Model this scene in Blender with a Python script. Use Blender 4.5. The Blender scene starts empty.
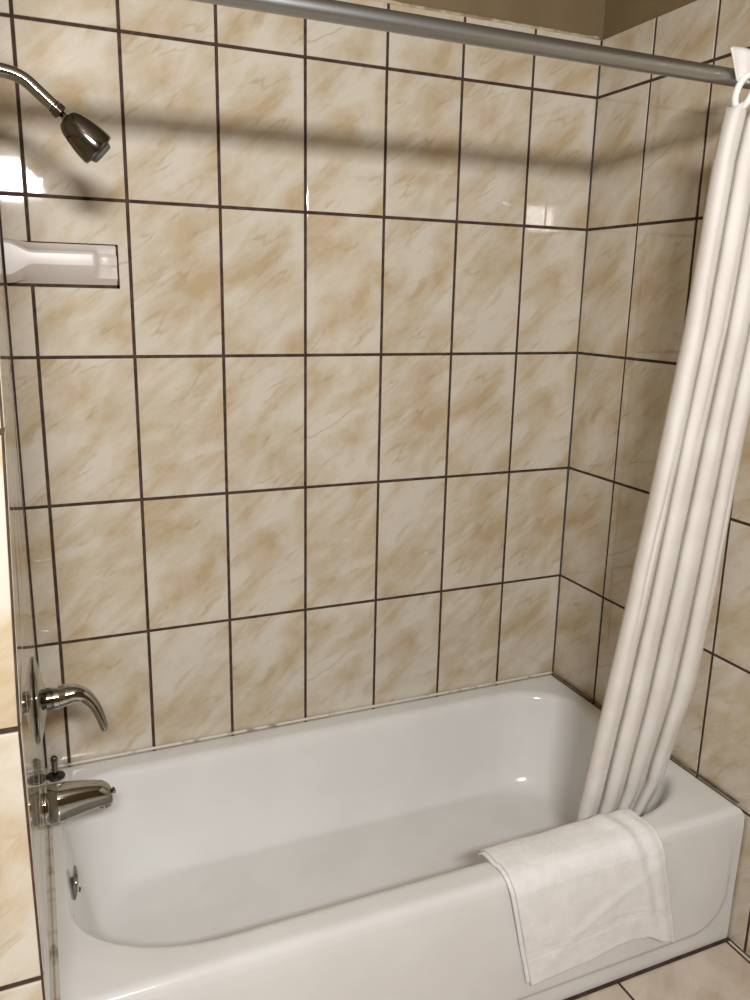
import bpy, bmesh, math, random
from mathutils import Vector, Matrix, noise

random.seed(7)
S = bpy.context.scene
COL = S.collection

# ------------------------------------------------------------------ camera
cam_d = bpy.data.cameras.new('camera')
cam = bpy.data.objects.new('camera', cam_d)
COL.objects.link(cam)
cam_d.sensor_fit = 'HORIZONTAL'
cam_d.sensor_width = 36.0
cam_d.lens = 821.36 / 750.0 * 36.0
cam_d.clip_start = 0.02
R = ((0.91770815, -0.39675187, 0.01999275),
     (-0.07702089, -0.22707443, -0.97082696),
     (0.38971725, 0.88939595, -0.23894623))          # image right, image down, forward
m = Matrix.Identity(4)
for i in range(3):
    m[i][0] = R[0][i]
    m[i][1] = -R[1][i]
    m[i][2] = -R[2][i]
m[0][3], m[1][3], m[2][3] = 0.0056, -2.0014, 1.4582
cam.matrix_world = m
S.camera = cam

# ------------------------------------------------------------------ light
w = bpy.data.worlds.new('world')
S.world = w
w.use_nodes = True
w.node_tree.nodes['Background'].inputs[0].default_value = (1.0, 0.93, 0.84, 1)
w.node_tree.nodes['Background'].inputs[1].default_value = 0.05

ld = bpy.data.lights.new('vanity_light', 'AREA')
ld.shape = 'RECTANGLE'
ld.size = 0.42
ld.size_y = 0.13
ld.energy = 61
ld.color = (1.0, 0.99, 0.985)
lo = bpy.data.objects.new('vanity_light', ld)
COL.objects.link(lo)
lo.location = (0.0, -2.62, 1.975)
lo.rotation_euler = (math.radians(85), 0, 0)            # shines towards +y, a touch down

S.view_settings.view_transform = 'Standard'
S.view_settings.look = 'None'
S.view_settings.exposure = 0.0
S.view_settings.gamma = 1.0
S.view_settings.use_curve_mapping = False

# ------------------------------------------------------------------ materials
def new_mat(name, col, rough=0.5, metal=0.0, spec=0.5):
    mt = bpy.data.materials.new(name)
    mt.use_nodes = True
    b = mt.node_tree.nodes['Principled BSDF']
    b.inputs['Base Color'].default_value = (*col, 1)
    b.inputs['Roughness'].default_value = rough
    b.inputs['Metallic'].default_value = metal
    b.inputs['Specular IOR Level'].default_value = spec
    return mt

def N(mt, kind, **kw):
    n = mt.node_tree.nodes.new(kind)
    for k, v in kw.items():
        if k in n.bl_rna.properties:
            setattr(n, k, v)
        else:
            n.inputs[k].default_value = v
    return n

def Lk(mt, a, ao, b, bi):
    mt.node_tree.links.new(a.outputs[ao], b.inputs[bi])

def ramp(mt, stops):
    r = N(mt, 'ShaderNodeValToRGB')
    cr = r.color_ramp
    while len(cr.elements) < len(stops):
        cr.elements.new(0.5)
    for e, (p, c) in zip(cr.elements, stops):
        e.position = p
        e.color = (*c, 1)
    return r

def noisy(mt, scale, c1, c2, lo_=0.4, hi=0.6, bump=0.0, bscale=None, detail=4):
    """mottle the base colour with object-space noise, optional bump"""
    b = mt.node_tree.nodes['Principled BSDF']
    tc = N(mt, 'ShaderNodeTexCoord')
    nz = N(mt, 'ShaderNodeTexNoise', Scale=scale, Detail=detail)
    Lk(mt, tc, 'Object', nz, 'Vector')
    r = ramp(mt, [(lo_, c1), (hi, c2)])
    Lk(mt, nz, 'Fac', r, 'Fac')
    Lk(mt, r, 'Color', b, 'Base Color')
    if bump:
        n2 = N(mt, 'ShaderNodeTexNoise', Scale=bscale or scale, Detail=3.0)
        Lk(mt, tc, 'Object', n2, 'Vector')
        bp = N(mt, 'ShaderNodeBump', Strength=bump, Distance=0.002)
        Lk(mt, n2, 'Fac', bp, 'Height')
        Lk(mt, bp, 'Normal', b, 'Normal')
    return mt

def tile_material(name, cream, mid, tan, rough):
    mt = new_mat(name, cream, rough, spec=0.85)
    b = mt.node_tree.nodes['Principled BSDF']
    uv = N(mt, 'ShaderNodeUVMap')
    rot = N(mt, 'ShaderNodeMapping')
    rot.inputs['Rotation'].default_value = (0, 0, math.radians(-40))
    Lk(mt, uv, 'UV', rot, 'Vector')
    def streak(ratio, loc, **kw):
        mp = N(mt, 'ShaderNodeMapping')
        mp.inputs['Scale'].default_value = (ratio, 1.0, 1)
        mp.inputs['Location'].default_value = loc
        Lk(mt, rot, 'Vector', mp, 'Vector')
        nz = N(mt, 'ShaderNodeTexNoise', **kw)
        Lk(mt, mp, 'Vector', nz, 'Vector')
        return nz
    n1 = streak(0.52, (0, 0, 0), Scale=11.0, Detail=7.0, Roughness=0.58, Distortion=0.35)
    r1 = ramp(mt, [(0.40, cream), (0.52, mid), (0.66, tan)])
    Lk(mt, n1, 'Fac', r1, 'Fac')
    # broken darker veins that run the same diagonal way
    n2 = streak(0.22, (3.1, 7.7, 0), Scale=20.0, Detail=4.0, Roughness=0.5, Distortion=0.25)
    r2 = ramp(mt, [(0.46, (0, 0, 0)), (0.50, (1, 1, 1)), (0.535, (0, 0, 0))])
    Lk(mt, n2, 'Fac', r2, 'Fac')
    n4 = streak(0.6, (9.1, 2.7, 0), Scale=16.0, Detail=3.0)
    r4 = ramp(mt, [(0.50, (0, 0, 0)), (0.64, (1, 1, 1))])
    Lk(mt, n4, 'Fac', r4, 'Fac')
    s0 = N(mt, 'ShaderNodeMath', operation='MULTIPLY')
    Lk(mt, r2, 'Color', s0, 0)
    Lk(mt, r4, 'Color', s0, 1)
    sc = N(mt, 'ShaderNodeMath', operation='MULTIPLY')
    sc.inputs[1].default_value = 0.55
    Lk(mt, s0, 0, sc, 0)
    mx = N(mt, 'ShaderNodeMix', data_type='RGBA')
    Lk(mt, sc, 0, mx, 0)
    mt.node_tree.links.new(r1.outputs['Color'], mx.inputs[6])
    mx.inputs[7].default_value = (tan[0] * .82, tan[1] * .78, tan[2] * .68, 1)
    mt.node_tree.links.new(mx.outputs[2], b.inputs['Base Color'])
    # faint waviness of the glaze
    n3 = N(mt, 'ShaderNodeTexNoise', Scale=28.0, Detail=1.0)
    Lk(mt, uv, 'UV', n3, 'Vector')
    bp = N(mt, 'ShaderNodeBump', Strength=0.012, Distance=0.002)
    Lk(mt, n3, 'Fac', bp, 'Height')
    Lk(mt, bp, 'Normal', b, 'Normal')
    return mt

M = {}
M['tile'] = tile_material('wall_tile', (0.625, 0.575, 0.485), (0.565, 0.488, 0.375), (0.485, 0.375, 0.235), 0.035)
M['floor_tile'] = tile_material('floor_tile', (0.70, 0.62, 0.52), (0.64, 0.55, 0.45), (0.56, 0.46, 0.36), 0.3)
M['grout'] = noisy(new_mat('grout', (0.05, 0.03, 0.02), 0.9), 40, (0.040, 0.020, 0.012), (0.072, 0.042, 0.028), bump=0.3, bscale=300)
M['paint'] = noisy(new_mat('paint', (0.22, 0.16, 0.085), 0.6), 6, (0.175, 0.122, 0.062), (0.20, 0.142, 0.074), bump=0.1, bscale=120)
M['ceiling'] = new_mat('ceiling_paint', (0.26, 0.21, 0.15), 0.8)
M['enamel'] = noisy(new_mat('enamel', (0.78, 0.76, 0.74), 0.14), 5, (0.75, 0.745, 0.73), (0.785, 0.785, 0.77))
M['caulk'] = noisy(new_mat('caulk', (0.6, 0.56, 0.5), 0.6), 30, (0.30, 0.26, 0.21), (0.68, 0.63, 0.56), 0.3, 0.5)
M['dark_caulk'] = noisy(new_mat('dark_caulk', (0.2, 0.15, 0.1), 0.7), 30, (0.07, 0.05, 0.035), (0.30, 0.24, 0.18), 0.35, 0.65)
M['bead'] = noisy(new_mat('plaster_bead', (0.4, 0.33, 0.22), 0.8), 30, (0.25, 0.19, 0.11), (0.52, 0.44, 0.31), 0.3, 0.6)
M['chrome'] = new_mat('chrome', (0.46, 0.46, 0.445), 0.07, 1.0)
M['dark_chrome'] = new_mat('dark_chrome', (0.22, 0.205, 0.18), 0.12, 1.0)
M['rod'] = new_mat('brushed_rod', (0.42, 0.43, 0.43), 0.36, 1.0)
M['black'] = new_mat('black_rubber', (0.018, 0.017, 0.016), 0.35)
M['ceramic'] = new_mat('dish_ceramic', (0.66, 0.60, 0.555), 0.35)
M['nozzle'] = new_mat('nozzle_grey', (0.09, 0.09, 0.085), 0.3)
M['plastic'] = new_mat('white_plastic', (0.86, 0.84, 0.80), 0.3)
M['cloth'] = noisy(new_mat('curtain_cloth', (0.80, 0.745, 0.67), 0.85, spec=0.2), 9, (0.745, 0.71, 0.66), (0.80, 0.77, 0.73), bump=0.25, bscale=60)
M['towel'] = noisy(new_mat('terry', (0.86, 0.85, 0.83), 0.95, spec=0.1), 30, (0.90, 0.895, 0.885), (0.95, 0.945, 0.94), bump=1.0, bscale=420)
M['thread'] = new_mat('hem_thread', (0.20, 0.17, 0.14), 0.9)

# stain of soap scum near the drain end of the tub and a rust streak, in the enamel
def enamel_marks(mt):
    b = mt.node_tree.nodes['Principled BSDF']
    src = b.inputs['Base Color'].links[0].from_node
    tc = N(mt, 'ShaderNodeTexCoord')
    def blob(c, r, col, nscale, amt):
        nonlocal src
        mp = N(mt, 'ShaderNodeMapping', vector_type='TEXTURE')
        mp.inputs['Location'].default_value = c
        mp.inputs['Scale'].default_value = r
        Lk(mt, tc, 'Object', mp, 'Vector')
        ln = N(mt, 'ShaderNodeVectorMath', operation='LENGTH')
        Lk(mt, mp, 'Vector', ln, 0)
        rr = ramp(mt, [(0.0, (1, 1, 1)), (1.0, (0, 0, 0))])
        mt.node_tree.links.new(ln.outputs['Value'], rr.inputs['Fac'])
        nz = N(mt, 'ShaderNodeTexNoise', Scale=nscale, Detail=5.0)
        Lk(mt, tc, 'Object', nz, 'Vector')
        r2 = ramp(mt, [(0.42, (0, 0, 0)), (0.62, (1, 1, 1))])
        Lk(mt, nz, 'Fac', r2, 'Fac')
        mu = N(mt, 'ShaderNodeMath', operation='MULTIPLY')
        Lk(mt, rr, 'Color', mu, 0)
        Lk(mt, r2, 'Color', mu, 1)
        m2 = N(mt, 'ShaderNodeMath', operation='MULTIPLY')
        m2.inputs[1].default_value = amt
        Lk(mt, mu, 0, m2, 0)
        mx = N(mt, 'ShaderNodeMix', data_type='RGBA')
        Lk(mt, m2, 0, mx, 0)
        o = src.outputs['Color'] if 'Color' in src.outputs and src.bl_idname == 'ShaderNodeValToRGB' else src.outputs[2]
        mt.node_tree.links.new(o, mx.inputs[6])
        mx.inputs[7].default_value = (*col, 1)
        src = mx
    blob((0.30, -0.27, 0.03), (0.24, 0.13, 0.12), (0.42, 0.41, 0.33), 22, 0.09)
    blob((0.86, -0.40, 0.03), (0.20, 0.05, 0.08), (0.52, 0.40, 0.33), 10, 0.12)
    mt.node_tree.links.new(src.outputs[2], b.inputs['Base Color'])
enamel_marks(M['enamel'])

# ------------------------------------------------------------------ helpers
def link(name, bm, mats, parent=None, smooth=True, recalc=True):
    if recalc:
        bmesh.ops.recalc_face_normals(bm, faces=bm.faces)
    me = bpy.data.meshes.new(name)
    bm.to_mesh(me)
    bm.free()
    o = bpy.data.objects.new(name, me)
    COL.objects.link(o)
    for mt in (mats if isinstance(mats, (list, tuple)) else [mats]):
        me.materials.append(mt)
    if smooth:
        for p in me.polygons:
            p.use_smooth = True
    if parent:
        o.parent = parent
        o.matrix_parent_inverse = Matrix.Translation(parent.location).inverted()
    return o

def empty(name, loc, label, cat, group=None):
    o = bpy.data.objects.new(name, None)
    COL.objects.link(o)
    o.location = loc
    o.empty_display_size = 0.05
    o['label'] = label
    o['category'] = cat
    if group:
        o['group'] = group
    return o

def struct(o):
    o['kind'] = 'structure'
    return o

def sharp(o, ang=35):
    me = o.data
    bm = bmesh.new()
    bm.from_mesh(me)
    for e in bm.edges:
        if len(e.link_faces) == 2 and e.calc_face_angle(0) > math.radians(ang):
            e.smooth = False
    bm.to_mesh(me)
    bm.free()
    return o

def add_box(bm, x0, x1, y0, y1, z0, z1, mat=0):
    v = [bm.verts.new(p) for p in ((x0, y0, z0), (x1, y0, z0), (x1, y1, z0), (x0, y1, z0),
                                   (x0, y0, z1), (x1, y0, z1), (x1, y1, z1), (x0, y1, z1))]
    for f in ((3, 2, 1, 0), (4, 5, 6, 7), (0, 1, 5, 4), (1, 2, 6, 5), (2, 3, 7, 6), (3, 0, 4, 7)):
        bm.faces.new([v[i] for i in f]).material_index = mat

def frame(axis):
    a = Vector(axis).normalized()
    h = Vector((0, 1, 0)) if abs(a.y) < 0.9 else Vector((1, 0, 0))
    u = (h - a * h.dot(a)).normalized()
    return a, u, a.cross(u)

def add_lathe(bm, origin, axis, prof, n=48, cap0=True, cap1=True, mat=0):
    """prof: list of (distance along axis, radius)"""
    a, u, v = frame(axis)
    o = Vector(origin)
    rings = []
    for d, r in prof:
        rings.append([bm.verts.new(o + a * d + (u * math.cos(t) + v * math.sin(t)) * r)
                      for t in [2 * math.pi * i / n for i in range(n)]])
    for A, B in zip(rings, rings[1:]):
        for i in range(n):
            bm.faces.new((A[i], A[(i + 1) % n], B[(i + 1) % n], B[i])).material_index = mat
    if cap0:
        bm.faces.new(list(reversed(rings[0]))).material_index = mat
    if cap1:
        bm.faces.new(rings[-1]).material_index = mat

def catmull(pts, k=10):
    P = [Vector(p) for p in pts]
    P = [2 * P[0] - P[1]] + P + [2 * P[-1] - P[-2]]
    out = []
    for i in range(1, len(P) - 2):
        for j in range(k):
            t = j / k
            a, b, c, d = P[i - 1], P[i], P[i + 1], P[i + 2]
            out.append(0.5 * ((2 * b) + (c - a) * t + (2 * a - 5 * b + 4 * c - d) * t * t + (3 * b - a - 3 * c + d) * t ** 3))
    out.append(P[-2])
    return out

def add_tube(bm, pts, rad, n=24, side=(0, 1, 0), flat=1.0, caps=True, closed=False):
    """sweep a round (or flattened) section along points; rad number or list"""
    P = [Vector(p) for p in pts]
    rings = []
    s = Vector(side)
    for i, p in enumerate(P):
        if closed:
            t = (P[(i + 1) % len(P)] - P[i - 1]).normalized()
        else:
            t = (P[min(i + 1, len(P) - 1)] - P[max(i - 1, 0)]).normalized()
        u = (s - t * s.dot(t)).normalized()
        v = t.cross(u)
        r = rad[i] if isinstance(rad, (list, tuple)) else rad
        rings.append([bm.verts.new(p + u * math.cos(a) * r * flat + v * math.sin(a) * r)
                      for a in [2 * math.pi * k / n for k in range(n)]])
    pairs = list(zip(rings, rings[1:]))
    if closed:
        pairs.append((rings[-1], rings[0]))
    for A, B in pairs:
        for i in range(n):
            bm.faces.new((A[i], A[(i + 1) % n], B[(i + 1) % n], B[i]))
    if caps and not closed:
        bm.faces.new(list(reversed(rings[0])))
        bm.faces.new(rings[-1])

# ------------------------------------------------------------------ the setting
L = 1.52
TW = L / 7.26                     # tile pitch across
TH = 0.3432                       # tile pitch up
FLOOR = -0.065
TOP = 2.142                       # top edge of the tiling
ROWS = [2.0 - r * TH for r in range(0, 6)]            # grout lines
V_LINES = [FLOOR] + [z for z in reversed(ROWS) if z > FLOOR + 0.02] + [TOP]
PRINTS = [(random.uniform(0, 20), random.uniform(0, 20)) for _ in range(9)]

def wall_x(y, z):
    """face of the left wall: a little out of square, more so low down"""
    K = ((0.97, 0.0198), (1.07, 0.0165), (1.23, 0.0135), (1.40, 0.0052), (1.8, 0.004))
    k = K[0][1]
    for (za, ka), (zb, kb) in zip(K, K[1:]):
        if z > za:
            k = ka + (kb - ka) * min(1, (z - za) / (zb - za))
    return y / 1.06 * k

def tiled(name, P, us, vs, tilemat, gap=0.0074, back=0.05, tilt=0.0022, seed=1, mirror=1):
    """grout slab with one bevelled tile per cell; P(u, v, d) -> point, d = height over the grout bed"""
    rnd = random.Random(seed)
    bm = bmesh.new()
    uvl = bm.loops.layers.uv.new('UVMap')
    u0, u1, v0, v1 = us[0], us[-1], vs[0], vs[-1]
    nu = len(us) - 1
    # grout slab
    fr = [[bm.verts.new(P(u, v, 0.0)) for v in vs] for u in us]
    bk = [[bm.verts.new(P(u, v, -back)) for v in vs] for u in us]
    for i in range(len(us) - 1):
        for j in range(len(vs) - 1):
            bm.faces.new((fr[i][j], fr[i + 1][j], fr[i + 1][j + 1], fr[i][j + 1])).material_index = 0
            bm.faces.new((bk[i][j], bk[i][j + 1], bk[i + 1][j + 1], bk[i + 1][j])).material_index = 0
    nI, nJ = len(us) - 1, len(vs) - 1
    for i in range(nI):
        bm.faces.new((fr[i][0], bk[i][0], bk[i + 1][0], fr[i + 1][0]))
        bm.faces.new((fr[i][nJ], fr[i + 1][nJ], bk[i + 1][nJ], bk[i][nJ]))
    for j in range(nJ):
        bm.faces.new((fr[0][j], fr[0][j + 1], bk[0][j + 1], bk[0][j]))
        bm.faces.new((fr[nI][j], bk[nI][j], bk[nI][j + 1], fr[nI][j + 1]))
    # tiles
    T = 0.0022
    for i in range(nI):
        for j in range(nJ):
            a0 = us[i] + (gap / 2 if i > 0 else 0.0028)
            a1 = us[i + 1] - (gap / 2 if i < nI - 1 else 0.0028)
            b0 = vs[j] + (gap / 2 if j > 0 else 0.0)
            b1 = vs[j + 1] - (gap / 2 if j < nJ - 1 else 0.0)
            if a1 - a0 < 0.006 or b1 - b0 < 0.006:
                continue
            tu, tv = rnd.gauss(0, tilt), rnd.gauss(0, tilt)
            cu, cv = (a0 + a1) / 2, (b0 + b1) / 2
            off = PRINTS[rnd.randrange(len(PRINTS))]
            fl = rnd.choice((1, 1, 1, -1))
            bev = 0.0016
            rings = []
            for ins, d in ((0, -0.0005), (0, T - 0.0009), (bev * .35, T - 0.0003), (bev, T)):
                ring = []
                for (u, v) in ((a0 + ins, b0 + ins), (a1 - ins, b0 + ins), (a1 - ins, b1 - ins), (a0 + ins, b1 - ins)):
                    dd = d + ((u - cu) * tu + (v - cv) * tv if d > 0 else 0)
                    ring.append((bm.verts.new(P(u, v, dd)), (u, v)))
                rings.append(ring)
            def mk(q):
                f = bm.faces.new([k[0] for k in q])
                f.material_index = 1
                for lp, k in zip(f.loops, q):
                    lu, lv = (k[1][0] - cu) * fl * mirror, (k[1][1] - cv) * fl
                    lp[uvl].uv = (lu + off[0], lv + off[1])
            for A, B in zip(rings, rings[1:]):
                for k in range(4):
                    mk([A[k], A[(k + 1) % 4], B[(k + 1) % 4], B[k]])
            mk(rings[-1])
    o = link(name, bm, [M['grout'], tilemat], smooth=False, recalc=False)
    return struct(o)

D0 = 0.0022                       # tile face lies on the nominal plane
# back wall (y = 0, x to the right)
xs = [0.0] + [(i + 0.26) * TW for i in range(7)] + [L]
tiled('wall_back', lambda u, v, d: (u, -(d - D0), v), xs, V_LINES, M['tile'], seed=3)
# right wall (x = L), running forward past the tub
ys = [0.0, 0.208, 0.4153, 0.6244] + [0.6244 + 0.2085 * k for k in range(1, 11)]
tiled('wall_right', lambda u, v, d: (L - (d - D0), -(ys[-1] - u), v), [ys[-1] - y for y in reversed(ys)], V_LINES,
      M['tile'], seed=11, mirror=-1)
YF = -ys[-1]
# left wall (x about 0), back corner to the jamb at y = -1.06; seen almost edge-on
YJ = 1.06
yl = [0.0] + [0.209 * k for k in range(1, 6)] + [YJ]
tiled('wall_left', lambda u, v, d: (wall_x(-u, v) + (d - D0), -u, v), yl, V_LINES, M['tile'], tilt=0.0006, seed=5)
# jamb face to the left of the tub, turned towards the room
jx = [-0.895] + [-0.209 * k for k in (4, 3, 2, 1)] + [0.0]
def jamb(u, v, d):
    return (u + wall_x(-YJ, v) - 0.0008, -YJ - (d - D0) - 0.0025, v)
tiled('wall_front_left', jamb, jx, V_LINES, M['tile'], back=0.02, seed=8)

# painted walls above the tiling, set back a little behind the tile face
CEIL = 2.46
bm = bmesh.new(); add_box(bm, -0.05, L + 0.05, 0.008, 0.055, TOP + 0.0005, CEIL)
struct(link('wall_back_upper', bm, M['paint'], smooth=False))
bm = bmesh.new(); add_box(bm, L + 0.008, L + 0.055, YF, 0.008, TOP + 0.0005, CEIL)
struct(link('wall_right_upper', bm, M['paint'], smooth=False))
bm = bmesh.new(); add_box(bm, -0.05, -0.016, -YJ, 0.008, TOP + 0.0005, CEIL)
struct(link('wall_left_upper', bm, M['paint'], smooth=False))
bm = bmesh.new(); add_box(bm, -0.92, -0.05, -YJ, -YJ + 0.03, TOP + 0.0005, CEIL)
struct(link('wall_jamb_upper', bm, M['paint'], smooth=False))
bm = bmesh.new(); add_box(bm, -0.97, -0.92, YF, -YJ + 0.03, FLOOR, CEIL)
struct(link('wall_room_left', bm, M['paint'], smooth=False))
bm = bmesh.new(); add_box(bm, -0.97, L + 0.055, YF - 0.05, YF, FLOOR, CEIL)
struct(link('wall_front', bm, M['paint'], smooth=False))
bm = bmesh.new(); add_box(bm, -0.97, L + 0.055, YF - 0.05, 0.055, CEIL, CEIL + 0.05)
struct(link('ceiling', bm, M['ceiling'], smooth=False))

# rough plaster bead along the top edge of the back tiling
bm = bmesh.new()
pts = []
for i in range(160):
    x = 0.004 + (L - 0.012) * i / 159
    pts.append((x, 0.004 + 0.0008 * noise.noise((x * 40, 0, 0)), TOP + 0.0035 + 0.003 * noise.noise((x * 25, 3, 0))))
add_tube(bm, pts, [0.0046 + 0.0016 * noise.noise((p[0] * 60, 9, 1)) for p in pts], n=8, side=(0, 1, 0))
struct(link('trim_1', bm, M['bead']))

# floor
fx = [-0.92, -0.805, -0.475, -0.145, 0.185, 0.515, 0.845, 1.175, 1.507, L]
fy = [0.786, 1.116, 1.446, 1.776, 2.106, 2.436, -YF]
tiled('floor', lambda u, v, d: (u, -(-YF + 0.786 - v), FLOOR + (d - D0)), fx, [-YF + 0.786 - y for y in reversed(fy)],
      M['floor_tile'], gap=0.007, tilt=0.0005, seed=21)
bm = bmesh.new(); add_box(bm, -0.05, L + 0.05, -0.786, 0.05, FLOOR - 0.05, FLOOR - 0.002)
struct(link('floor_slab', bm, M['grout'], smooth=False))

# ------------------------------------------------------------------ bathtub
RIM = 0.301
TX1 = L - 0.006
FRONT = -0.784
tub = empty('bathtub', (L / 2, -0.4, FLOOR), 'long white enamelled bathtub built in between the tiled walls', 'bathtub')

NQ, NS = 14, 16
def rrect(x0, x1, y0, y1, rx, ry):
    """rounded rectangle, counter-clockwise from the front-left; rx, ry per corner (fl, fr, br, bl)"""
    out = []
    cs = [(x0 + rx[0], y0 + ry[0], 180, rx[0], ry[0]), (x1 - rx[1], y0 + ry[1], 270, rx[1], ry[1]),
          (x1 - rx[2], y1 - ry[2], 0, rx[2], ry[2]), (x0 + rx[3], y1 - ry[3], 90, rx[3], ry[3])]
    arcs = []
    for cx, cy, a0, ax, ay in cs:
        arcs.append([(cx + ax * math.cos(math.radians(a0 + 90 * k / NQ)), cy + ay * math.sin(math.radians(a0 + 90 * k / NQ)))
                     for k in range(NQ + 1)])
    for i in range(4):
        out += arcs[i]
        a, b = arcs[i][-1], arcs[(i + 1) % 4][0]
        for k in range(1, NS):
            t = k / NS
            out.append((a[0] + (b[0] - a[0]) * t, a[1] + (b[1] - a[1]) * t))
    return out

def lerp(a, b, t): return a + (b - a) * t

IN = dict(x0=0.028, x1=1.452, y0=-0.703, y1=-0.088, rx=(0.26, 0.22, 0.17, 0.15), ry=(0.17, 0.15, 0.15, 0.12))
BOT = dict(x0=0.105, x1=1.350, y0=-0.615, y1=-0.155, rx=(0.22, 0.20, 0.20, 0.20), ry=(0.16, 0.16, 0.16, 0.16))
def inner(t, z, grow=0.0):
    g = {k: lerp(IN[k], BOT[k], t) for k in ('x0', 'x1', 'y0', 'y1')}
    rx = [lerp(a, b, t) + grow for a, b in zip(IN['rx'], BOT['rx'])]
    ry = [lerp(a, b, t) + grow for a, b in zip(IN['ry'], BOT['ry'])]
    return [(x, y, z) for x, y in rrect(g['x0'] - grow * 0.4, g['x1'] + grow, g['y0'] - grow, g['y1'] + grow, rx, ry)]

def outer(ins, z):
    e = 0.004
    pts = rrect(0.0 + ins * 0.15, TX1 - ins, FRONT + ins, -0.004 - ins, (e,) * 4, (e,) * 4)
    out = []
    for x, y in pts:
        if x < 0.06:
            x += (wall_x(y, 0.3) + 0.0008) * (1 - max(0, x) / 0.06)
        out.append((x, y, z))
    return out

rings = [outer(0, FLOOR + 0.001), outer(0, 0.20), outer(0, RIM - 0.020)]
for k in range(1, 7):
    a = math.radians(90 * k / 6)
    rings.append(outer(0.020 * (1 - math.cos(a)), RIM - 0.020 + 0.020 * math.sin(a)))
rings.append(outer(0.030, RIM))
# rim rolls over into the basin
rr_ = 0.026
rings.append(inner(0, RIM, grow=rr_ + 0.001))
for k in range(1, 8):
    a = math.radians(72 * k / 7)
    rings.append(inner(0, RIM - rr_ * (1 - math.cos(a)), grow=rr_ * (1 - math.sin(a))))
zt = rings[-1][0][2]
FZ = 0.022
for k in range(1, 11):                                # side walls
    t = k / 10
    rings.append(inner(0.42 * t ** 1.2, lerp(zt, FZ + 0.075, t)))
for k in range(1, 9):                                 # cove into the bottom
    a = math.radians(90 * k / 8)
    rings.append(inner(lerp(0.42, 1.0, math.sin(a) * 0.35 + 0.65 * (1 - math.cos(a))), FZ + 0.075 * (1 - math.sin(a)) ** 1.3))
bm = bmesh.new()
VR = [[bm.verts.new(p) for p in r] for r in rings]
n = len(VR[0])
for A, B in zip(VR, VR[1:]):
    for i in range(n):
        bm.faces.new((A[i], A[(i + 1) % n], B[(i + 1) % n], B[i]))
# bottom, falling slightly towards the drain
last = rings[-1]
cx, cy = sum(p[0] for p in last) / n, sum(p[1] for p in last) / n
prev = VR[-1]
for s in (0.75, 0.5, 0.25, 0.08):
    cur = [bm.verts.new((cx + (p[0] - cx) * s, cy + (p[1] - cy) * s, FZ - 0.004 * (1 - s))) for p in last]
    for i in range(n):
        bm.faces.new((prev[i], prev[(i + 1) % n], cur[(i + 1) % n], cur[i]))
    prev = cur
bm.faces.new(prev)
basin = link('basin', bm, M['enamel'], tub, recalc=True)

# apron front: a grid with the large raised panel, round-cornered at its foot
bm = bmesh.new()
nx, nz = 240, 70
def sd_round(x, z, x0, x1, z0, z1, r):
    qx = abs(x - (x0 + x1) / 2) - (x1 - x0) / 2 + r
    qz = abs(z - (z0 + z1) / 2) - (z1 - z0) / 2 + r
    return math.hypot(max(qx, 0), max(qz, 0)) + min(max(qx, qz), 0) - r
G = []
for i in range(nx + 1):
    x = lerp(-0.0125, TX1, i / nx)
    col = []
    for j in range(nz + 1):
        z = lerp(FLOOR + 0.001, RIM - 0.018, j / nz)
        d = sd_round(x, z, 0.035, TX1 - 0.028, -0.012, 0.60, 0.10)
        p = 1 / (1 + math.exp(d / 0.0022))
        fade = min(1, max(0, (0.25 - z) / 0.16))          # border melts into the panel towards the rim
        y = FRONT - 0.0006 - 0.007 * (p * fade + (1 - fade) * 0.35 * (1 - max(0, (z - 0.25) / 0.035)) * (1 if z < RIM - 0.018 else 0))
        if j == nz: y = FRONT + 0.0003
        col.append(bm.verts.new((x, y, z)))
    G.append(col)
for i in range(nx):
    for j in range(nz):
        bm.faces.new((G[i][j], G[i + 1][j], G[i + 1][j + 1], G[i][j + 1]))
apron = link('apron', bm, M['enamel'], tub, recalc=False)

# caulk where the rim meets the tiles
bm = bmesh.new()
pts = [(0.004 + 1.508 * i / 120, -0.0066, RIM + 0.001 + 0.0006 * noise.noise((i * .4, 0, 0))) for i in range(121)]
add_tube(bm, pts, 0.0042, n=8)
cb = link('caulk_bead', bm, M['caulk'], tub)
bm = bmesh.new()
pts = [(L - 0.0045, -0.008 - 0.752 * i / 80, RIM + 0.0005 + 0.0006 * noise.noise((i * .4, 5, 0))) for i in range(81)]
add_tube(bm, pts, 0.0027, n=8, side=(1, 0, 0))
link('caulk_bead', bm, M['dark_caulk'], tub)
bm = bmesh.new()
pts = [(wall_x(-y, .3) + 0.0036, -y, RIM + 0.0005) for y in [0.004 + 0.775 * i / 80 for i in range(81)]]
add_tube(bm, pts, 0.0042, n=8, side=(1, 0, 0))
link('caulk_bead', bm, M['caulk'], tub)

# overflow plate on the inner end wall
bm = bmesh.new()
ov = Vector((0.0335, -0.410, 0.2605))
add_lathe(bm, ov, (1, 0, -0.16), [(0, 0.035), (0.003, 0.035), (0.0065, 0.032), (0.009, 0.024), (0.0105, 0.012), (0.011, 0.003)], n=40)
op = link('overflow_plate', bm, M['chrome'], tub)
op['label'] = 'round chrome overflow plate'
bm = bmesh.new()
add_lathe(bm, ov + Vector((0.0105, 0, -0.018)), (1, 0, -0.16), [(0, 0.005), (0.003, 0.005), (0.0042, 0.003)], n=16)
link('screw', bm, M['dark_chrome'], op)

# dark grout line along the foot of the apron
bm = bmesh.new()
add_box(bm, -0.012, L - 0.002, FRONT - 0.0085, FRONT + 0.0, FLOOR - 0.001, FLOOR + 0.0035)
struct(link('trim_2', bm, M['grout'], smooth=False))

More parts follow.
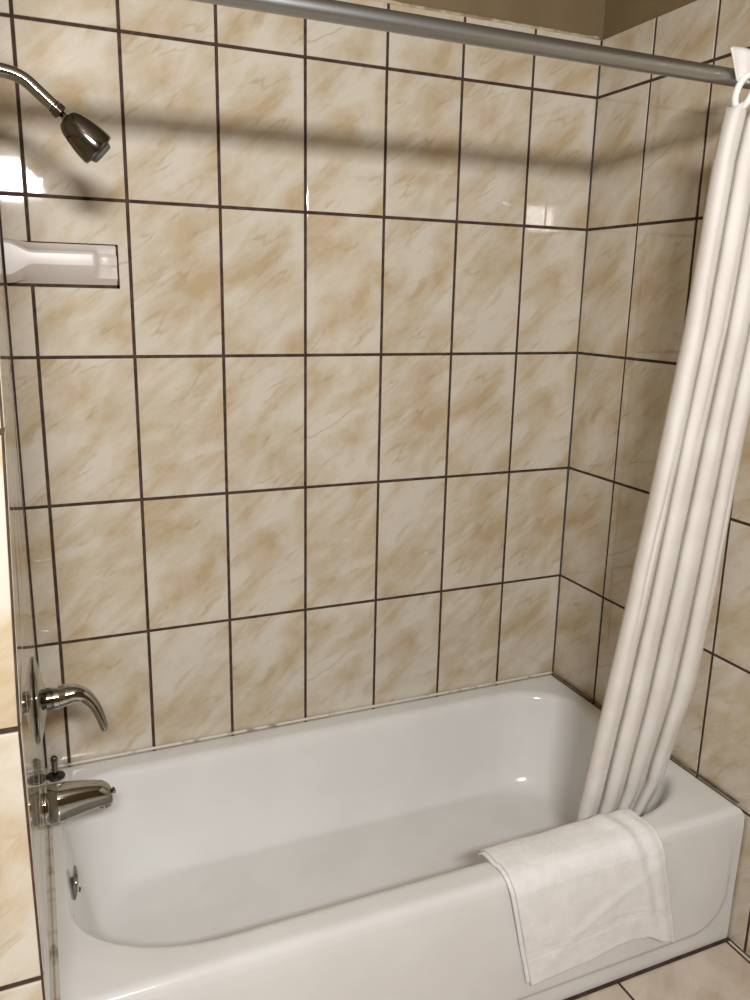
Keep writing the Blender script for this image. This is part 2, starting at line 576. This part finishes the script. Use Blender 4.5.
# ------------------------------------------------------------------ shower rod
RY, RZ, RR = -0.74, 1.8655, 0.0148
rod = empty('curtain_rod', (L / 2, RY, RZ), 'grey metal shower curtain rod running across the top of the bath alcove', 'curtain rod')
xl = wall_x(RY, RZ) + 0.0005
bm = bmesh.new()
add_lathe(bm, (xl, RY, RZ), (1, 0, 0), [(0, RR), (L - xl - 0.001, RR)], n=40)
sharp(link('tube', bm, M['rod'], rod))
for x, s in ((xl, 1), (L - 0.0006, -1)):
    bm = bmesh.new()
    add_lathe(bm, (x, RY, RZ), (s, 0, 0), [(0, 0.034), (0.004, 0.034), (0.012, 0.024), (0.022, 0.019), (0.024, RR)], n=36)
    sharp(link('end_flange', bm, M['rod'], rod))

# ------------------------------------------------------------------ shower head
SY = -0.42
sh = empty('overhead_shower', (0.0, SY, 1.80), 'chrome shower head on a bent arm from the left wall, above the soap dish', 'shower head')
wx = wall_x(SY, 1.8) + 0.0005
bm = bmesh.new()
arm = catmull([(wx, SY, 1.806), (0.02, SY, 1.8045), (0.040, SY, 1.801), (0.058, SY, 1.793), (0.078, SY, 1.776), (0.098, SY, 1.7585), (0.104, SY, 1.753)], 10)
add_tube(bm, arm, 0.0110, n=28)
link('arm', bm, M['chrome'], sh)
bm = bmesh.new()
add_lathe(bm, (wx, SY, 1.806), (1, 0, 0), [(0, 0.030), (0.003, 0.030), (0.009, 0.022), (0.012, 0.0102)], n=36)
sharp(link('escutcheon', bm, M['chrome'], sh))
ax = Vector((0.74, 0.06, -0.67)).normalized()
bm = bmesh.new()
add_lathe(bm, Vector((0.0975, SY, 1.7590)), ax, [(0, 0.0108), (0.001, 0.0122), (0.003, 0.0122), (0.0035, 0.0108), (0.005, 0.0108), (0.0055, 0.0128), (0.015, 0.0128), (0.0165, 0.011)], n=28)
sharp(link('collar_nut', bm, M['dark_chrome'], sh))
bm = bmesh.new()
b0 = Vector((0.1095, SY, 1.7480))
add_lathe(bm, b0, ax, [(-0.002, 0.006), (0.006, 0.006), (0.009, 0.009), (0.013, 0.0100), (0.017, 0.009)], n=24)
link('ball_joint', bm, M['chrome'], sh)
hx = Vector((0.735, 0.06, -0.675)).normalized()
h0 = b0 + ax * 0.008
bm = bmesh.new()
add_lathe(bm, h0, hx, [(0.000, 0.009), (0.002, 0.0150), (0.006, 0.0190), (0.014, 0.0230), (0.028, 0.0270), (0.044, 0.0300), (0.056, 0.0312),
                       (0.066, 0.0316), (0.0695, 0.0312), (0.071, 0.0295), (0.069, 0.022)], n=48)
body = sharp(link('head_body', bm, M['dark_chrome'], sh), 50)
body['label'] = 'dark chrome bell of the shower head'
bm = bmesh.new()
add_lathe(bm, h0, hx, [(0.066, 0.0215), (0.072, 0.0215), (0.0785, 0.0195), (0.0805, 0.017), (0.079, 0.013)], n=40)
a, u, v = frame(hx)
for k in range(12):
    t = 2 * math.pi * k / 12
    add_lathe(bm, h0 + hx * 0.067 + (u * math.cos(t) + v * math.sin(t)) * 0.0235, hx, [(0, 0.0018), (0.005, 0.0015)], n=8)
nz_ = sharp(link('spray_face', bm, M['nozzle'], sh), 40)
nz_['label'] = 'grey spray nozzle ring'

# ------------------------------------------------------------------ mixing valve
VZ = 0.692
va = empty('shower_faucet', (0.0, SY, VZ), 'chrome single lever shower faucet on a round plate, above the tub spout', 'faucet')
vx = wall_x(SY, VZ) + 0.0006
bm = bmesh.new()
add_lathe(bm, (vx, SY, VZ), (1, 0, 0), [(0, 0.083), (0.002, 0.084), (0.005, 0.080), (0.010, 0.062), (0.014, 0.040), (0.017, 0.030), (0.019, 0.026)], n=64)
link('escutcheon', bm, M['chrome'], va)
bm = bmesh.new()
add_lathe(bm, (vx + 0.018, SY, VZ - 0.002), (1, 0, 0.02), [(0, 0.0225), (0.010, 0.0225), (0.011, 0.0205), (0.013, 0.0205)], n=40)
sharp(link('collar', bm, M['dark_chrome'], va))
bm = bmesh.new()
add_lathe(bm, (vx + 0.031, SY, VZ - 0.002), (1, 0, 0.03), [(0, 0.0205), (0.001, 0.0222), (0.010, 0.0222), (0.011, 0.0212)], n=40)
sharp(link('barrel', bm, M['chrome'], va))
bm = bmesh.new()
lev = catmull([(0.034, SY, 0.6905), (0.050, SY - 0.001, 0.6935), (0.066, SY - 0.004, 0.6945), (0.083, SY - 0.008, 0.687), (0.098, SY - 0.012, 0.667), (0.108, SY - 0.016, 0.641), (0.1155, SY - 0.02, 0.610)], 9)
nl = len(lev)
RL = [(0, .0212), (.17, .0208), (.33, .0180), (.5, .0138), (.67, .0108), (.85, .0090), (.95, .0078), (.985, .0062), (1, .003)]
def rad_at(t):
    for (p, q), (p2, q2) in zip(RL, RL[1:]):
        if t <= p2:
            return lerp(q, q2, (t - p) / (p2 - p))
    return RL[-1][1]
add_tube(bm, lev, [rad_at(i / (nl - 1)) for i in range(nl)], n=28, flat=1.05)
link('lever', bm, M['chrome'], va)

# ------------------------------------------------------------------ tub spout
sp = empty('tub_spout', (0.0, SY, 0.462), 'chrome tub spout with a small diverter knob at its tip, under the faucet lever', 'tub spout')
sx = wall_x(SY, 0.46) + 0.0006
bm = bmesh.new()
secs = [(sx + 0.006, 0.4620, 0.0375, 0.0335), (0.020, 0.4625, 0.0370, 0.0330), (0.045, 0.4635, 0.0345, 0.0310), (0.070, 0.4645, 0.0305, 0.0275),
        (0.092, 0.4640, 0.0268, 0.0245), (0.105, 0.4625, 0.0250, 0.0225), (0.114, 0.4590, 0.0215, 0.0200), (0.120, 0.4545, 0.0165, 0.0165), (0.1225, 0.452, 0.010, 0.012)]
rings = []
for x, zc, hz, hy in secs:
    ring = []
    for k in range(40):
        t = 2 * math.pi * k / 40
        c, s_ = math.cos(t), math.sin(t)
        e = 0.82
        ring.append(bm.verts.new((x, SY + hy * math.copysign(abs(c) ** e, c), zc + hz * math.copysign(abs(s_) ** e, s_))))
    rings.append(ring)
for A, B in zip(rings, rings[1:]):
    for i in range(40):
        bm.faces.new((A[i], A[(i + 1) % 40], B[(i + 1) % 40], B[i]))
bm.faces.new(list(reversed(rings[0]))); bm.faces.new(rings[-1])
link('spout_body', bm, M['chrome'], sp)
bm = bmesh.new()
add_lathe(bm, (sx, SY, 0.462), (1, 0, 0), [(0, 0.0385), (0.005, 0.0385), (0.007, 0.0375)], n=40)
sharp(link('wall_flange', bm, M['chrome'], sp))
bm = bmesh.new()                                     # outlet mouth under the tip
add_lathe(bm, (0.106, SY, 0.445), (0.08, 0, -1), [(0, 0.0140), (0.0095, 0.0140), (0.0095, 0.0115), (0.002, 0.010)], n=32)
sharp(link('outlet', bm, M['chrome'], sp))
bm = bmesh.new()
add_lathe(bm, (0.116, SY - 0.004, 0.464), (0.9, 0, 0.25), [(0, 0.0035), (0.006, 0.0035), (0.007, 0.0062), (0.011, 0.0066), (0.0125, 0.004)], n=20)
kb = sharp(link('diverter_knob', bm, M['dark_chrome'], sp))
kb['label'] = 'small dark diverter knob'

# ------------------------------------------------------------------ drain stopper on the tub corner
st = empty('drain_stopper', (0.018, -0.055, RIM), 'black rubber drain stopper standing on the tub rim in the back left corner', 'drain stopper')
bm = bmesh.new()
add_lathe(bm, (0.0195, -0.053, RIM + 0.0003), (0, 0, 1), [(0, 0.0215), (0.002, 0.0228), (0.005, 0.0222), (0.0075, 0.018), (0.009, 0.009)], n=36)
link('rubber_disc', bm, M['black'], st)
bm = bmesh.new()
add_lathe(bm, (0.0195, -0.053, RIM + 0.009), (0, 0, 1), [(0, 0.0078), (0.010, 0.0070), (0.030, 0.0070), (0.036, 0.0082), (0.044, 0.0082), (0.049, 0.005)], n=24)
kn = link('knob', bm, M['dark_chrome'], st)
kn['label'] = 'dark metal pull knob'

# ------------------------------------------------------------------ soap dish on the back wall
sd = empty('soap_dish', (0.12, -0.001, 1.515), 'cream glazed ceramic soap ledge set in the back wall tiles at the left corner', 'soap dish')
ZB, ZT = 1.474, 1.559
bm = bmesh.new()
def dish_prof(x):
    """(y, z) outline from the wall at the top, over the lip, to the wall at the foot"""
    t = min(1, max(0, (0.060 - x) / 0.055))           # flare at the left end
    t = t * t * (3 - 2 * t)
    e = min(1, max(0, (x - 0.178) / 0.020))           # step to the narrow right end
    e = e * e * (3 - 2 * e)
    c = min(1, max(0, (x - 0.214) / 0.022))
    out = 0.050 - 0.018 * e - 0.010 * c
    zt = ZT + 0.006 * t
    lip = lerp(1.541, 1.559, t) - 0.004 * e
    low = lerp(1.509, 1.486, t) + 0.003 * e
    foot = ZB
    return [(-0.0015, zt), (-0.005, zt + 0.0005), (-0.012, lerp(zt - 0.006, zt - 0.001, t)), (-out + 0.014, lip + 0.003), (-out + 0.005, lip + 0.0015), (-out, lip - 0.004),
            (-out - 0.001, (lip + low) / 2), (-out, low + 0.005), (-out + 0.004, low), (-0.022, lerp(low - 0.018, foot + 0.006, 0.45)), (-0.010, foot + 0.005), (-0.004, foot), (-0.0015, foot)]
X = [0.0035 + i * (0.232 - 0.0035) / 60 for i in range(61)]
rows_ = []
for x in X:
    rows_.append([bm.verts.new((x, y, z)) for y, z in dish_prof(x)])
for A, B in zip(rows_, rows_[1:]):
    for k in range(len(A) - 1):
        bm.faces.new((A[k], B[k], B[k + 1], A[k + 1]))
bm.faces.new(rows_[0]); bm.faces.new(list(reversed(rows_[-1])))
o = sharp(link('dish_body', bm, M['ceramic'], sd), 28)
bm = bmesh.new()                                     # dark joint around the dish
add_box(bm, 0.004, 0.2375, -0.0016, -0.0005, ZB - 0.007, ZB)
add_box(bm, 0.2325, 0.2385, -0.0016, -0.0005, ZB - 0.007, ZT + 0.002)
add_box(bm, 0.004, 0.2375, -0.0016, -0.0005, ZT - 0.001, ZT + 0.0035)
jt = link('grout_joint', bm, M['grout'], sd, smooth=False)
jt['label'] = 'dark grout joint round the dish'

# ------------------------------------------------------------------ shower curtain
cu = empty('shower_curtain', (1.36, -0.72, 0.15), 'off white cloth shower curtain gathered at the right, hem tucked inside the tub', 'curtain')
# levels: z, left x, right x, y
LV = [(1.808, 1.244, 1.455, -0.752), (1.72, 1.236, 1.452, -0.744), (1.41, 1.224, 1.444, -0.728), (1.16, 1.203, 1.432, -0.715), (0.84, 1.178, 1.428, -0.695),
      (0.55, 1.164, 1.434, -0.662), (0.30, 1.164, 1.436, -0.620), (0.14, 1.170, 1.380, -0.592)]
def at_level(z):
    for (z0, *a), (z1, *b) in zip(LV, LV[1:]):
        if z >= z1:
            t = (z0 - z) / (z0 - z1)
            return [lerp(p, q, t) for p, q in zip(a, b)]
    return LV[-1][1:]
WID = [0.23, 0.25, 0.27, 0.25]
cum = [0]
for k in WID: cum.append(cum[-1] + k)
bm = bmesh.new()
NU, NV = 420, 150
G = []
for j in range(NV + 1):
    z = lerp(1.808, 0.14, j / NV)
    x0, x1, yc = at_level(z)
    row = []
    for i in range(NU + 1):
        s = i / NU
        # fold boundaries wander a little on their way down
        q = s
        f = 0
        bnd = [c + (0.025 * noise.noise((k * 3.7, z * 1.4, 0.5)) if 0 < k < len(cum) - 1 else 0) for k, c in enumerate(cum)]
        for k in range(len(WID)):
            if q <= bnd[k + 1] or k == len(WID) - 1:
                f = k; break
        ph = min(1, max(0, (q - bnd[f]) / (bnd[f + 1] - bnd[f])))
        amp = 0.040 * (1 + 0.30 * noise.noise((f * 5.1, z * 1.3, 2.0)))
        lob = max(0.0, 1 - (2 * ph - 1) ** 2) ** 0.5              # round, tube-like folds
        db = min(ph * (bnd[f + 1] - bnd[f]) if f > 0 else 9, (1 - ph) * (bnd[f + 1] - bnd[f]) if f < len(WID) - 1 else 9)
        lob -= 0.55 * math.exp(-(db / 0.012) ** 2)                # the cloth dives between two folds
        dent = 0.16 * math.exp(-((ph - 0.62 - 0.2 * noise.noise((f * 2.3, z * 1.7, 7))) / 0.10) ** 2) * max(0, 0.25 + noise.noise((f * 9.0, z * 2.6, 1)))
        wr = 0.0020 * noise.noise((q * 9, z * 7, f * 2.0)) + 0.0022 * noise.noise((q * 5 + z * 8, z * 13, f + 3))
        push = amp * (lob - dent) - 0.012 + wr                    # folds swell towards the front left
        x = x0 + (x1 - x0) * q - 0.50 * push
        y = yc - 0.86 * push + 0.034 * max(0, q - 0.35) * min(1, max(0, (0.60 - z) / 0.25))
        zz = z + (1 - j / NV) ** 12 * (0.016 * math.exp(-((x - 1.262) / 0.022) ** 2) + 0.010 * math.exp(-((x - 1.362) / 0.02) ** 2) - 0.006)
        row.append(bm.verts.new((x, y, zz)))
    G.append(row)
for j in range(NV):
    for i in range(NU):
        bm.faces.new((G[j][i], G[j][i + 1], G[j + 1][i + 1], G[j + 1][i]))
cloth = link('curtain_cloth', bm, M['cloth'], cu, recalc=False)
so = cloth.modifiers.new('thick', 'SOLIDIFY'); so.thickness = 0.0014; so.offset = 0.0
# cloth tab slung over the rod, wide above, pinched below
bm = bmesh.new()
G = []
NT = 40
for i in range(NT + 1):
    t = i / NT
    row = []
    a = math.pi * (t - 0.5)                            # over the top
    for k in range(25):
        s = k / 24 - 0.5
        if t < 0.4:
            q = t / 0.4; yy, zz = -0.025 + 0.003 * (1 - q), lerp(-0.012, 0.034, q); wd = lerp(0.046, 0.094, q)
        elif t > 0.6:
            q = (t - 0.6) / 0.4; yy, zz = 0.025 - 0.003 * q, lerp(0.034, -0.012, q); wd = lerp(0.094, 0.046, q)
        else:
            q = (t - 0.4) / 0.2; b_ = math.pi * (1 - q); yy, zz = 0.025 * math.cos(b_), 0.034 + 0.014 * math.sin(b_); wd = lerp(0.094, 0.100, math.sin(b_))
        lim = -0.05 + 0.075 * min(1, max(0, (t - 0.42) / 0.2))
        row.append(bm.verts.new((1.272 + max(s * wd, lim + 0.0004 * k), RY + yy + 0.0012 * math.sin(s * 14), RZ + zz)))
    G.append(row)
for i in range(NT):
    for k in range(24):
        bm.faces.new((G[i][k], G[i + 1][k], G[i + 1][k + 1], G[i][k + 1]))
tab = link('header_tab', bm, M['cloth'], cu)
so = tab.modifiers.new('thick', 'SOLIDIFY'); so.thickness = 0.003; so.offset = 0
tab['label'] = 'white cloth tab looped over the rod'
# white ring that links tab and curtain
for cxr in (1.264, 1.364):
    bm = bmesh.new()
    pts = []
    for k in range(32):
        t = 2 * math.pi * k / 32
        pts.append((cxr + 0.014 * math.cos(t) + 0.006 * math.sin(t), -0.769 - 0.003 * math.sin(t) - 0.005 * math.cos(t), RZ - 0.029 + 0.028 * math.sin(t)))
    add_tube(bm, pts, 0.0062, n=12, side=(0, 1, 0), closed=True)
    r = link('curtain_ring', bm, M['plastic'], cu)
    r['label'] = 'white plastic curtain ring'

# ------------------------------------------------------------------ towel over the tub edge
tw = empty('bath_towel', (1.07, -0.75, RIM), 'white terry towel folded over the front edge of the tub', 'towel')
ZR = RIM + 0.0012
def path(t, zb, lift):
    """t 0..1 along the cloth -> (y, z); zb = height of the hanging hem"""
    e = lift
    pts = [(-0.664, 0.225), (-0.673, 0.262), (-0.683, 0.288), (-0.697, 0.3005), (-0.715, ZR + 0.0012), (-0.745, ZR + 0.001), (-0.766, ZR), (-0.779, ZR - 0.004),
           (-0.7875, ZR - 0.0135), (-0.7935, ZR - 0.028), (-0.7955, 0.24)]
    nrm = [(0.9, 0.3), (0.88, 0.4), (0.75, 0.65), (0.35, 0.93), (0, 1), (0, 1), (-0.1, 1), (-0.4, 0.9), (-0.75, 0.66), (-0.97, 0.2), (-1, 0)]
    T = [0, 0.07, 0.12, 0.155, 0.19, 0.25, 0.29, 0.32, 0.35, 0.385, 0.47]
    if t <= T[-1]:
        for k in range(len(T) - 1):
            if t <= T[k + 1]:
                q = (t - T[k]) / (T[k + 1] - T[k])
                y, z = lerp(pts[k][0], pts[k + 1][0], q), lerp(pts[k][1], pts[k + 1][1], q)
                ny, nz2 = lerp(nrm[k][0], nrm[k + 1][0], q), lerp(nrm[k][1], nrm[k + 1][1], q)
                l = math.hypot(ny, nz2)
                return y + e * ny / l, z + e * nz2 / l
    q = (t - T[-1]) / (1 - T[-1])
    return -0.7955 - e, lerp(0.24, zb, q)

def hem(s):
    K = [(0, 0.036), (0.3, 0.044), (0.68, 0.062), (0.80, 0.056), (0.92, 0.030), (1.0, 0.012)]
    for (a, za), (b, zb) in zip(K, K[1:]):
        if s <= b:
            q = (s - a) / (b - a); return lerp(za, zb, q * q * (3 - 2 * q))
    return K[-1][1]

def towel_layer(name, base, shift, cut, crease):
    bm = bmesh.new()
    NU, NV = 130, 130
    G = []
    for j in range(NV + 1):
        t = lerp(0.125, 1, j / NV)
        row = []
        for i in range(NU + 1):
            s = i / NU
            zb = hem(s) + cut
            lift = base
            if crease:
                # soft folds that run down the right-hand side
                c1 = 0.80 + 0.08 * (t - 0.3)
                lift += 0.008 * math.exp(-((s - c1) / 0.045) ** 2) * min(1, max(0, (t - 0.10) / 0.12)) * (1 if t < 0.75 else max(0.3, 1 - (t - 0.75) * 2))
                lift += 0.006 * math.exp(-((s - 0.93) / 0.04) ** 2) * min(1, max(0, (t - 0.10) / 0.15))
                # diagonal drag fold
                lift += 0.0018 * math.exp(-(((s - 0.55) * 0.5 + (t - 0.66)) / 0.035) ** 2) * (1 if s > 0.25 else max(0, (s - 0.1) / 0.15))
                # woven border near the hem
                lift -= 0.0010 * max(0, min(1, (t - 0.76) / 0.02, (0.84 - t) / 0.02))
                lift += 0.0022 * (noise.noise((s * 6, t * 6, 1.3)) + 0.4)
            y, z = path(t, zb, lift)
            # the hanging part is skewed to the right
            hang = max(0, (ZR - z) / 0.28) if y < -0.70 else 0
            x = 0.857 + shift + s * 0.388 + hang * lerp(0.064, 0.070, s)
            if y > -0.745:
                x += -0.004 * 1
            x += 0.004 * noise.noise((t * 5, s * 2, 4.0)) * (1 if s > 0.5 else 0.3)
            row.append(bm.verts.new((x, y, z)))
        G.append(row)
    for j in range(NV):
        for i in range(NU):
            bm.faces.new((G[j][i], G[j][i + 1], G[j + 1][i + 1], G[j + 1][i]))
    o = link(name, bm, M['towel'], tw)
    so = o.modifiers.new('thick', 'SOLIDIFY'); so.thickness = 0.0044; so.offset = 0
    return o, G
a_, _ = towel_layer('under_layer', 0.0040, -0.008, 0.004, False)
b_, _ = towel_layer('upper_layer', 0.0098, 0.0, 0.0, True)
